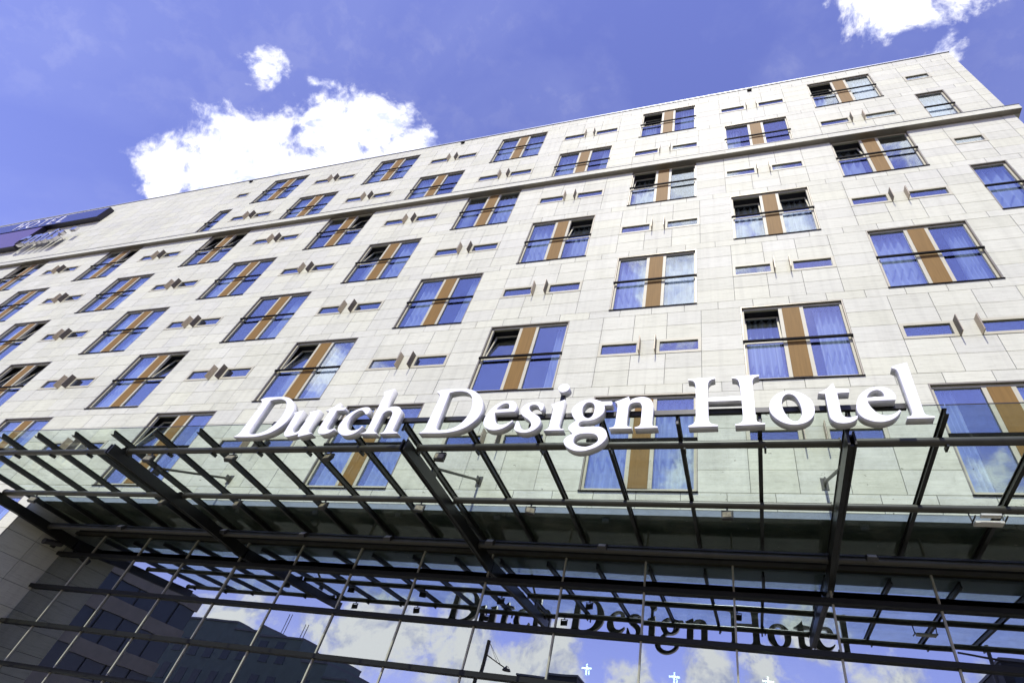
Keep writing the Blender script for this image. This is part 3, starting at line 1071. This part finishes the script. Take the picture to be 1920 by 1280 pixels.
GLYPHS = {
    'D': (0.558, [
        '8,929c 114,971 366,978 586,968 748,926 892,833 999,706 1063,556 1078,403 1046,273 966,163 857,76 722,20 562,-12 377,-20 0,-13c 64,27 94,91 95,187c 117,794c 84,863 19,909c',
        '289,888c 405,915 538,914 647,883 744,816 811,715 849,593 862,456 840,332 792,220 715,127 610,70 495,44 385,43 327,68 302,117c 283,834c',
    ]),
    'u': (-2.480, [
        '0,542c 92,569 199,595c 219,165c 239,107 281,67 340,57 390,92 401,155c 419,500c 370,545c 485,574 595,592c 616,109c 630,73 670,55 723,47c 731,30c 458,-38c 440,33c 372,7 284,-16 219,-27 170,-24 117,7 82,59 72,122c 48,496c',
    ]),
    't': (7.139, [
        '0,568c 71,607 139,656 193,710 240,754c 251,643c 430,623c 429,564c 261,558c 254,216c 259,164 281,128 316,112 362,109 421,124 453,138c 452,102c 418,63 356,27 278,10 195,15 135,46 101,98 91,182c 97,552c',
    ]),
    'c': (-1.227, [
        '478,595c 412,615 312,607 210,567 119,505 51,420 13,302 0,197 27,112 73,49 154,-4 237,-28 336,-26 421,1 484,50 521,111 548,170c 512,175c 507,137 475,103 417,82 349,79 279,96 221,128 185,176 159,245 150,352 180,448 236,517 303,547 356,534 412,494 453,455 492,448 509,480 502,534',
    ]),
    'h': (-0.657, [
        '37,981c 138,1020 246,1055c 260,538c 323,585 412,609 513,605 576,575 628,519 654,449c 656,98c 664,58 697,34 774,15c 779,-5c 413,-9c 443,8 479,32 493,82c 485,407c 466,466 414,508 357,513 299,488 264,436c 258,88c 269,50 302,29 345,15c 344,-6c 0,0c 50,17 94,46 107,97c 86,902c 53,949c',
    ]),
    'e': (7.609, [
        '162,391c 529,399c 544,441 541,508 507,584 443,632 351,647 252,632 154,575 75,490 25,384 0,279 6,188 41,110 104,58 188,24 286,19 392,49 477,109 552,200c 532,215c 473,165 393,130 312,133 248,173 200,252 174,325',
        '168,454c 198,511 258,569 329,590 380,563 402,514 404,466c',
    ]),
    's': (2.358, [
        '415,550c 334,587 260,596 183,589 110,563 56,513 29,451 38,383 74,324 137,272 203,230 257,179 286,130 290,83 270,36 234,12 187,8 139,35 98,88 64,153 45,186 21,196 3,179 4,138 0,90 0,43 32,2 84,-26 165,-44 247,-42 330,-16 394,33 432,95 440,166 418,239 372,289 298,337 230,385 186,436 169,479 185,517 231,538 283,530 332,498 365,446 388,411c 417,407c 429,444 429,494',
    ]),
    'i': (2.888, [
        '33,524c 140,575 261,625c 256,88c 280,29 341,10c 345,-12c 0,-13c 60,20 83,70c 86,421c 58,477',
    ]),
    'dot': (2.977, [
        '0,880 27,951 94,983 168,960 205,897 187,832 128,795 62,798',
    ]),
    'g': (3.280, [
        '711,511c 697,471 645,473 579,470c 591,394 578,315 532,249 456,195 357,165 264,162 219,147 192,114 199,70 245,44 338,44 448,47 560,38 638,-7 683,-83 689,-167 650,-249 579,-320 480,-374 370,-408 245,-412 130,-375 41,-312 0,-238 7,-175 58,-123 126,-86c 71,-37 33,19 38,74 81,123 135,172c 99,218 53,288 30,369 45,450 101,525 190,581 293,606 400,601 471,574 531,553c 697,553c',
        '209,397 217,467 256,530 311,548 372,525 410,471 422,389 413,298 384,237 331,216 270,246 226,316',
        '155,-199 172,-136 239,-94 338,-82 449,-88 522,-121 556,-175 558,-227 520,-273 446,-318 359,-337 266,-320 196,-283 162,-241',
    ]),
    'n': (3.988, [
        '38,539c 124,570 204,608 265,635c 295,551c 354,595 454,620 546,612 622,571 667,500 685,409c 681,80c 699,37 771,23c 772,-1c 417,-8c 411,11c 479,38 502,85c 503,422c 472,491 416,513 343,503 296,470 278,413c 276,81c 295,43 366,16c 364,-5c 7,-3c 0,16c 70,33 92,86c 98,409c 91,478 69,512',
    ]),
    'H': (5.219, [
        '0,959c 429,977c 428,946c 359,922 318,862 310,756c 307,555c 817,568c 809,759c 796,865 765,921 694,942c 695,967c 1113,992c 1113,961c 1043,935 1006,883 999,794c 999,157c 1006,90 1037,60 1121,41c 1120,19c 701,7c 697,31c 770,51 807,96 817,170c 817,482c 311,482c 311,166c 323,91 362,49 446,27c 445,3c 14,-5c 8,18c 73,50 111,104 122,193c 122,751c 117,843 82,915 0,935c',
    ]),
    'o': (6.427, [
        '0,326 26,435 88,538 189,611 306,631 426,607 529,538 604,431 625,301 603,183 546,94 460,32 349,3 243,12 140,60 58,142 11,230',
        '181,415 209,511 267,568 329,569 385,524 424,432 445,322 444,215 420,137 379,79 327,61 272,89 230,156 196,250 181,346',
    ]),
    'l': (8.205, [
        '30,1030c 131,1067 250,1099c 228,228c 231,140 262,111 339,91c 332,67c 0,65c 2,90c 60,115 91,170c 90,917c 74,969 24,1001c',
    ]),
}

OFFS = [('D', -4.1507), ('u', 0), ('t', -8.878), ('c', 0), ('h', 0), ('D', 0), ('e', -5.863), ('s', 0), ('i', 0),
        ('g', 0), ('n', 0), ('H', 0), ('o', 0), ('t', 0), ('e', 0), ('l', 0)]
YLF, LDEP, ZBASE = -3.45, 0.15, 6.49
sign = thing('letter_sign', 'big white raised serif letters standing in a row along the canopy edge', 'sign', (2.4, -3.37, 6.49))
base = Vector(sign.location)
lm = {}
for ch, dx in OFFS:
    gx, cons = GLYPHS[ch]
    if ch not in lm:
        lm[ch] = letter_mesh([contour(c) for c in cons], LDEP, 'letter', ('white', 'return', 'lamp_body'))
    lo = obj('letter', lm[ch], sign, Vector((gx + dx, YLF + LDEP / 2, ZBASE)) - base)
    if ch == 'i':
        gx, cons = GLYPHS['dot']
        obj('letter_dot', letter_mesh([contour(c) for c in cons], LDEP, 'letter_dot', ('white', 'return', 'lamp_body')), lo,
            Vector((gx, YLF + LDEP / 2, ZBASE)) - Vector((GLYPHS['i'][0], YLF + LDEP / 2, ZBASE)))
q = MB()
q.box(-3.05, 8.30, -3.285, -3.225, 6.86, 6.95)
rail = q.build('mounting_rail', 'steel', sign, -base)
q = MB().box(3.02, 3.10, -3.36, -3.30, 7.05, 7.32)
q.build('bracket', 'steel', sign, -base)
for x in ribx:
    if -3.0 < x < 8.3:
        MB().box(x - 0.02, x + 0.02, -3.222, -3.19, 6.72, 6.90).build('bracket', 'steel', sign, -base)

# ------------------------------------------------------------------ floodlights on the pipes
def flood_meshes():
    q = MB()
    q.prism([(-0.045, -0.06), (0.035, -0.075), (0.045, 0.055), (-0.035, 0.07)], -0.095, 0.095)
    q.box(-0.105, -0.0955, -0.02, 0.02, -0.02, 0.09)
    q.box(0.0955, 0.105, -0.02, 0.02, -0.02, 0.09)
    body = q.mesh('housing', 'lamp_body')
    lens = MB().prism([(-0.0475, -0.050), (0.030, -0.0665), (0.031, -0.079), (-0.0505, -0.0640)], -0.085, 0.085)
    lens = lens.mesh('lens', 'lamp_face')
    face = MB().prism([(-0.0470, -0.044), (-0.0395, 0.052), (-0.0445, 0.053), (-0.0520, -0.043)], -0.078, 0.078).mesh('lens', 'lamp_face')
    clamp = MB()
    clamp.tube((0, 0, 0.0955), (0, 0, 0.15), 0.018, 10)
    clamp.box(-0.105, 0.105, -0.018, 0.018, 0.0905, 0.10)
    return body, lens, face, clamp.mesh('clamp', 'lamp_body')
FB, FL, FF, FC = flood_meshes()
FR = FF.copy()
FR.materials.clear()
FR.materials.append(M['lamp_pale'])
FLOODS = [('front', PIPES[0], [-6.68, -4.35, -1.88, 0.61]),
          ('middle', PIPES[1], [-12.79, -8.03, -5.64, -3.17, -0.69, 1.84, 5.67]),
          ('rear', PIPES[2], [-11.18, -7.42, -4.83, -2.32, 0.37, 3.0, 8.22])]
ORD = ['leftmost', 'second from the left', 'third from the left', 'fourth from the left', 'fifth from the left', 'sixth from the left', 'seventh from the left']
for nm, (y, z), lst in FLOODS:
    for i, x in enumerate(lst):
        up = nm == 'rear'
        word = 'rightmost' if i == len(lst) - 1 else ORD[i]
        t = thing('floodlight', 'small square floodlight clamped to the %s canopy pipe, %s' % (nm, word), 'floodlight',
                  (x, y, z - PR - 0.145 if not up else z + PR + 0.06), 'floodlights clamped under the glass canopy')
        tilt = random.uniform(-0.35, 0.1)
        if up:                                   # the rear row sits on top of its pipe, face down
            tt = (math.radians(150), 0, random.uniform(-0.2, 0.2))
            t.location = (x, y - 0.10, z + 0.02)
            mats = [(FB, 'housing'), (FR, 'lens')]
            for me, n_ in mats:
                obj(n_, me, t, (0, 0, 0.0), (math.radians(-40), 0, 0))
            obj('clamp', MB().box(-0.02, 0.02, 0.01, 0.10, -0.06, -0.03).mesh('clamp', 'lamp_body'), t)
        else:
            rz = random.uniform(-0.45, 0.45)
            obj('housing', FB, t, (0, 0, 0), (tilt, 0, rz))
            obj('lens', FF, t, (0, 0, 0), (tilt, 0, rz))
            obj('clamp', FC, t, (0, 0, 0))
# a different, paler twin lamp near the right end
t = thing('twin_lamp', 'pale flat twin work lamp slung on straps from the middle canopy pipe', 'lamp', (9.72, PIPES[1][0], 6.40))
MB().box(-0.20, 0.20, -0.07, 0.07, -0.05, -0.015).build('lamp_panel', 'lamp_pale', t)
MB().box(-0.14, 0.14, -0.22, -0.12, 0.0, 0.03).build('lamp_panel', 'lamp_pale', t)
q = MB()
for s in (-1, 1):
    q.tube((s * 0.22, 0, 0.0), (s * 0.24, 0, 0.22), 0.012, 8)
    q.tube((s * 0.22, -0.2, 0.0), (s * 0.22, 0.07, -0.02), 0.012, 8)
q.build('strap', 'lamp_body', t)

# security camera on the wall of the recess
t = thing('security_camera', 'black security camera on an arm at the shaded stone side wall', 'camera', (XS, 1.25, 6.05))
q = MB()
q.tube((0.20, -0.25, 0.0), (0.22, 0.20, 0.10), 0.075, 16)
q.tube((0.20, -0.30, -0.012), (0.20, -0.251, 0.0), 0.082, 16)
smooth(q.build('camera_body', 'lamp_body', t))
MB().tube((0.002, 0.12, 0.06), (0.20, 0.02, 0.03), 0.022, 10).build('arm', 'lamp_body', t)
MB().box(0.001, 0.02, 0.05, 0.20, -0.03, 0.14).build('wall_plate', 'lamp_body', t)

# ------------------------------------------------------------------ signs high on the left
def text_mesh(s, size, depth, name, mat, shear=0.0, bold=0.0):
    cu = bpy.data.curves.new('tmp', 'FONT')
    cu.body = s
    cu.size = size
    cu.extrude = depth / 2
    cu.shear = shear
    cu.offset = bold
    to = bpy.data.objects.new('tmp', cu)
    COL.objects.link(to)
    dg = bpy.context.evaluated_depsgraph_get()
    me = bpy.data.meshes.new_from_object(to.evaluated_get(dg))
    bpy.data.objects.remove(to)
    bpy.data.curves.remove(cu)
    me.name = name
    me.transform(Matrix.Rotation(math.pi / 2, 4, 'X'))
    me.materials.clear()
    me.materials.append(M[mat])
    return me
t = thing('roof_sign', 'flat dark blue sign box lettered HOTEL below the parapet', 'sign', (-39.3, -0.02, 26.62))
q = MB()
q.box(-7.0, 5.8, -0.30, -0.002, 0.0, 1.2, 0)
q.box(-6.97, 5.77, -0.312, -0.301, 0.03, 1.17, 1)
q.build('sign_box', ('sign_edge', 'blue_sign'), t)
wx = -2.75
for ch, adv in zip('HOTEL', (1.18, 1.28, 0.98, 0.92, 0.8)):
    obj('letter', text_mesh(ch, 1.30, 0.02, 'letter', 'white', 0, -0.02), t, (wx, -0.324, 0.13))
    wx += adv
t = thing('purple_sign', 'dark purple sign box under the blue HOTEL sign', 'sign', (-41.4, -0.02, 24.2))
q = MB()
q.box(-4.5, 3.0, -0.30, -0.002, 0.0, 2.3, 0)
q.box(-4.47, 2.97, -0.312, -0.301, 0.03, 2.27, 1)
q.build('sign_box', ('sign_edge', 'purple_sign'), t)
t = thing('chrome_lettering', 'row of shiny chrome letters mounted on the stone beside the purple sign', 'sign', (-38.25, -0.05, 24.05))
wx = 0.0
for ch, adv in zip('emis', (1.02, 1.55, 0.55, 0.8)):
    obj('letter', text_mesh(ch, 1.95, 0.20, 'letter', 'chrome', 0.0, 0.06), t, (wx, -0.30, 0.1))
    wx += adv
obj('letter_tick', MB().box(0, 0.42, -0.08, 0.08, 0, 0.30).mesh('letter_tick', 'chrome'), t, (4.25, -0.30, 0.95))
q = MB()
for i in range(5):
    q.tube((0.4 + i * 0.85, -0.215, 0.5), (0.4 + i * 0.85, 0.045, 0.5), 0.03, 8)
q.build('standoff', 'chrome', t)

# ------------------------------------------------------------------ across the street (mirrored in the glass)
def facade_mat(name, col):
    return simple_mat(name, col, 0.7, 0, 0.12, 1.2)
M['render_grey'] = facade_mat('grey_green_render', (0.12, 0.16, 0.15))
M['render_dark'] = facade_mat('dark_cladding', (0.025, 0.028, 0.03))
M['render_beige'] = facade_mat('beige_band', (0.22, 0.20, 0.16))
M['far_glass'] = simple_mat('far_window_glass', (0.03, 0.045, 0.06), 0.15, 0.0, 0.1, 1.0, 0, 0.35)
M['roof_slate'] = simple_mat('roof_slate', (0.12, 0.13, 0.14), 0.6)

def block(name, label, steps, y0, y1, wall, storey=3.1, win=(1.3, 1.6), pitch=2.6, group=None):
    """stepped block; its front (towards the hotel) is at y0, steps = [(x0, x1, height)]"""
    xa, xb = steps[0][0], steps[-1][1]
    cx = (xa + xb) / 2
    b = thing(name, label, 'building', (cx, y0, 0), group)
    q = MB()
    for x0, x1, h in steps:
        q.box(x0 - cx + (0.002 if x0 > xa else 0), x1 - cx, y1 - y0, 0, -0.15, h - 0.25)
    q.build('wall', wall, b)
    for x0, x1, h in steps:
        MB().box(x0 - cx - 0.1 if x0 == xa else x0 - cx + 0.004, x1 - cx + (0.1 if x1 == xb else 0), y1 - y0 - 0.1, 0.15, h - 0.248, h).build('roof', 'roof_slate', b)
    w, hh = win
    fm = MB().box(-w / 2, w / 2, 0.002, 0.05, 0, hh).box(-w / 2 - 0.08, w / 2 + 0.08, 0.002, 0.10, -0.10, -0.002).mesh('window', 'far_glass')
    for x0, x1, h in steps:
        z = 1.1
        while z + hh < h - 0.5:
            x = x0 + pitch / 2
            while x + w / 2 < x1:
                obj('window', fm, b, (x - cx, 0, z))
                x += pitch
            z += storey
    return b
b = block('stepped_office_block', 'grey green office block with stepped roof far across the street', [(-82, -61, 17.7), (-61, -55, 16.9), (-55, -48, 15.8), (-48, -44.5, 14.2), (-44.5, -41, 12.6)], -50, -62, 'render_grey')
q = MB()
for s in (0, 0.5):
    q.tube((4.0 + s, -6, 16.9), (4.0 + s, -6, 20.0), 0.05, 8)
    q.tube((7.6 + s, -6, 15.8), (7.6 + s, -6, 18.9), 0.05, 8)
q.build('antenna', 'lamp_body', b)
block('dark_tower', 'dark narrow tower block far across the street, behind the lamp post', [(-27, -18.6, 20.6)], -70, -90, 'render_dark', 3.2, (1.0, 2.0), 1.4)
block('dark_corner_house', 'black flat topped house across the street near the right edge of the glass', [(26.6, 60, 19.3)], -45, -60, 'render_dark', 3.2, (1.4, 1.6), 2.8)
# banded building at the side street, perpendicular to the hotel
b = thing('banded_office_building', 'office building with beige bands and blue ribbon windows at the side street', 'building', (-54, -26, 0))
MB().box(-6, 5.9, -6, 7, -0.15, 14.6).build('wall', 'render_dark', b)
for i, z in enumerate((2.0, 4.9, 7.8, 10.7, 13.6)):
    MB().box(5.901, 6.15, -6.1, 7.1, z, z + 1.05).build('band', 'render_beige', b)
    for k in range(6):
        if z + 2.8 < 14.7:
            MB().box(5.901, 5.96, -5.9 + k * 2.15, -3.95 + k * 2.15, z + 1.06, z + 2.88).build('window', 'far_glass', b)
MB().box(-6.2, 6.2, -6.2, 7.2, 14.66, 14.9).build('roof', 'roof_slate', b)

# street lamp with cable-stayed arm
t = thing('street_lamp', 'tall street lamp with a cable stayed arm standing at the kerb', 'street lamp', (-7.75, -16.0, -0.15))
q = MB().tube((0, 0, 0), (0.0, 0, 9.75), 0.14, 14, 0, 0.10)
smooth(q.build('pole', 'lamp_body', t))
MB().tube((0.05, 0, 9.10), (1.28, 0, 8.55), 0.035, 8).build('arm', 'lamp_body', t)
q = MB()
for dx in (0.75, 1.0):
    q.tube((0.03, 0, 9.7), (dx, 0, 9.10 - 0.447 * dx + 0.03), 0.010, 6)
q.build('stay_cable', 'lamp_body', t)
q = MB()
q.tube((1.38, 0, 8.42), (1.38, 0, 8.50), 0.24, 14, 0, 0.20)
q.tube((1.38, 0, 8.501), (1.38, 0, 8.66), 0.20, 14, 0, 0.05)
smooth(q.build('lamp_head', 'lamp_body', t))
# signal mast by the dark corner house
t = thing('roof_mast', 'thin mast with crossed arms on the black corner house', 'mast', (25.6, -44.0, -0.15))
q = MB()
q.tube((0, 0, 0), (0, 0, 20.1), 0.22, 10, 0, 0.16)
q.build('pole', 'lamp_body', t)
q = MB()
q.tube((-2.4, 0, 19.3), (1.2, 0, 18.9), 0.09, 8)
q.tube((-0.6, 0, 19.75), (1.1, 0, 19.6), 0.09, 8)
q.build('cross_arm', 'lamp_body', t)

# lit star pendants in the lobby
def emit(name, col, st):
    mt = bpy.data.materials.new(name)
    mt.use_nodes = True
    tt = mt.node_tree
    b_ = tt.nodes['Principled BSDF']
    b_.inputs['Base Color'].default_value = tuple(col) + (1,)
    b_.inputs['Emission Color'].default_value = tuple(col) + (1,)
    b_.inputs['Emission Strength'].default_value = st
    return mt
M['lamp_on'] = emit('pendant_glow', (1.0, 0.97, 0.9), 20.0)
PEND = [(2.46, 4.59, 'leftmost'), (4.35, 4.60, 'second from the left'), (6.21, 4.69, 'rightmost')]
for x, z, w in PEND:
    t = thing('pendant_lamp', 'small lit cross shaped pendant behind the lobby glass, %s' % w, 'lamp', (x, 2.6, z + 0.13), 'cross shaped lobby pendants')
    q = MB()
    q.box(-0.11, 0.11, -0.012, 0.012, -0.145, -0.115)
    q.box(-0.014, 0.014, -0.0125, 0.0125, -0.255, -0.146)
    q.box(-0.014, 0.014, -0.0125, 0.0125, -0.114, -0.05)
    q.box(0.045, 0.07, -0.012, 0.012, -0.25, -0.17)
    q.build('lamp_bar', 'lamp_on', t)
    MB().box(-0.003, 0.003, -0.003, 0.003, -0.049, 6.62 - z).build('cable', 'lamp_body', t)
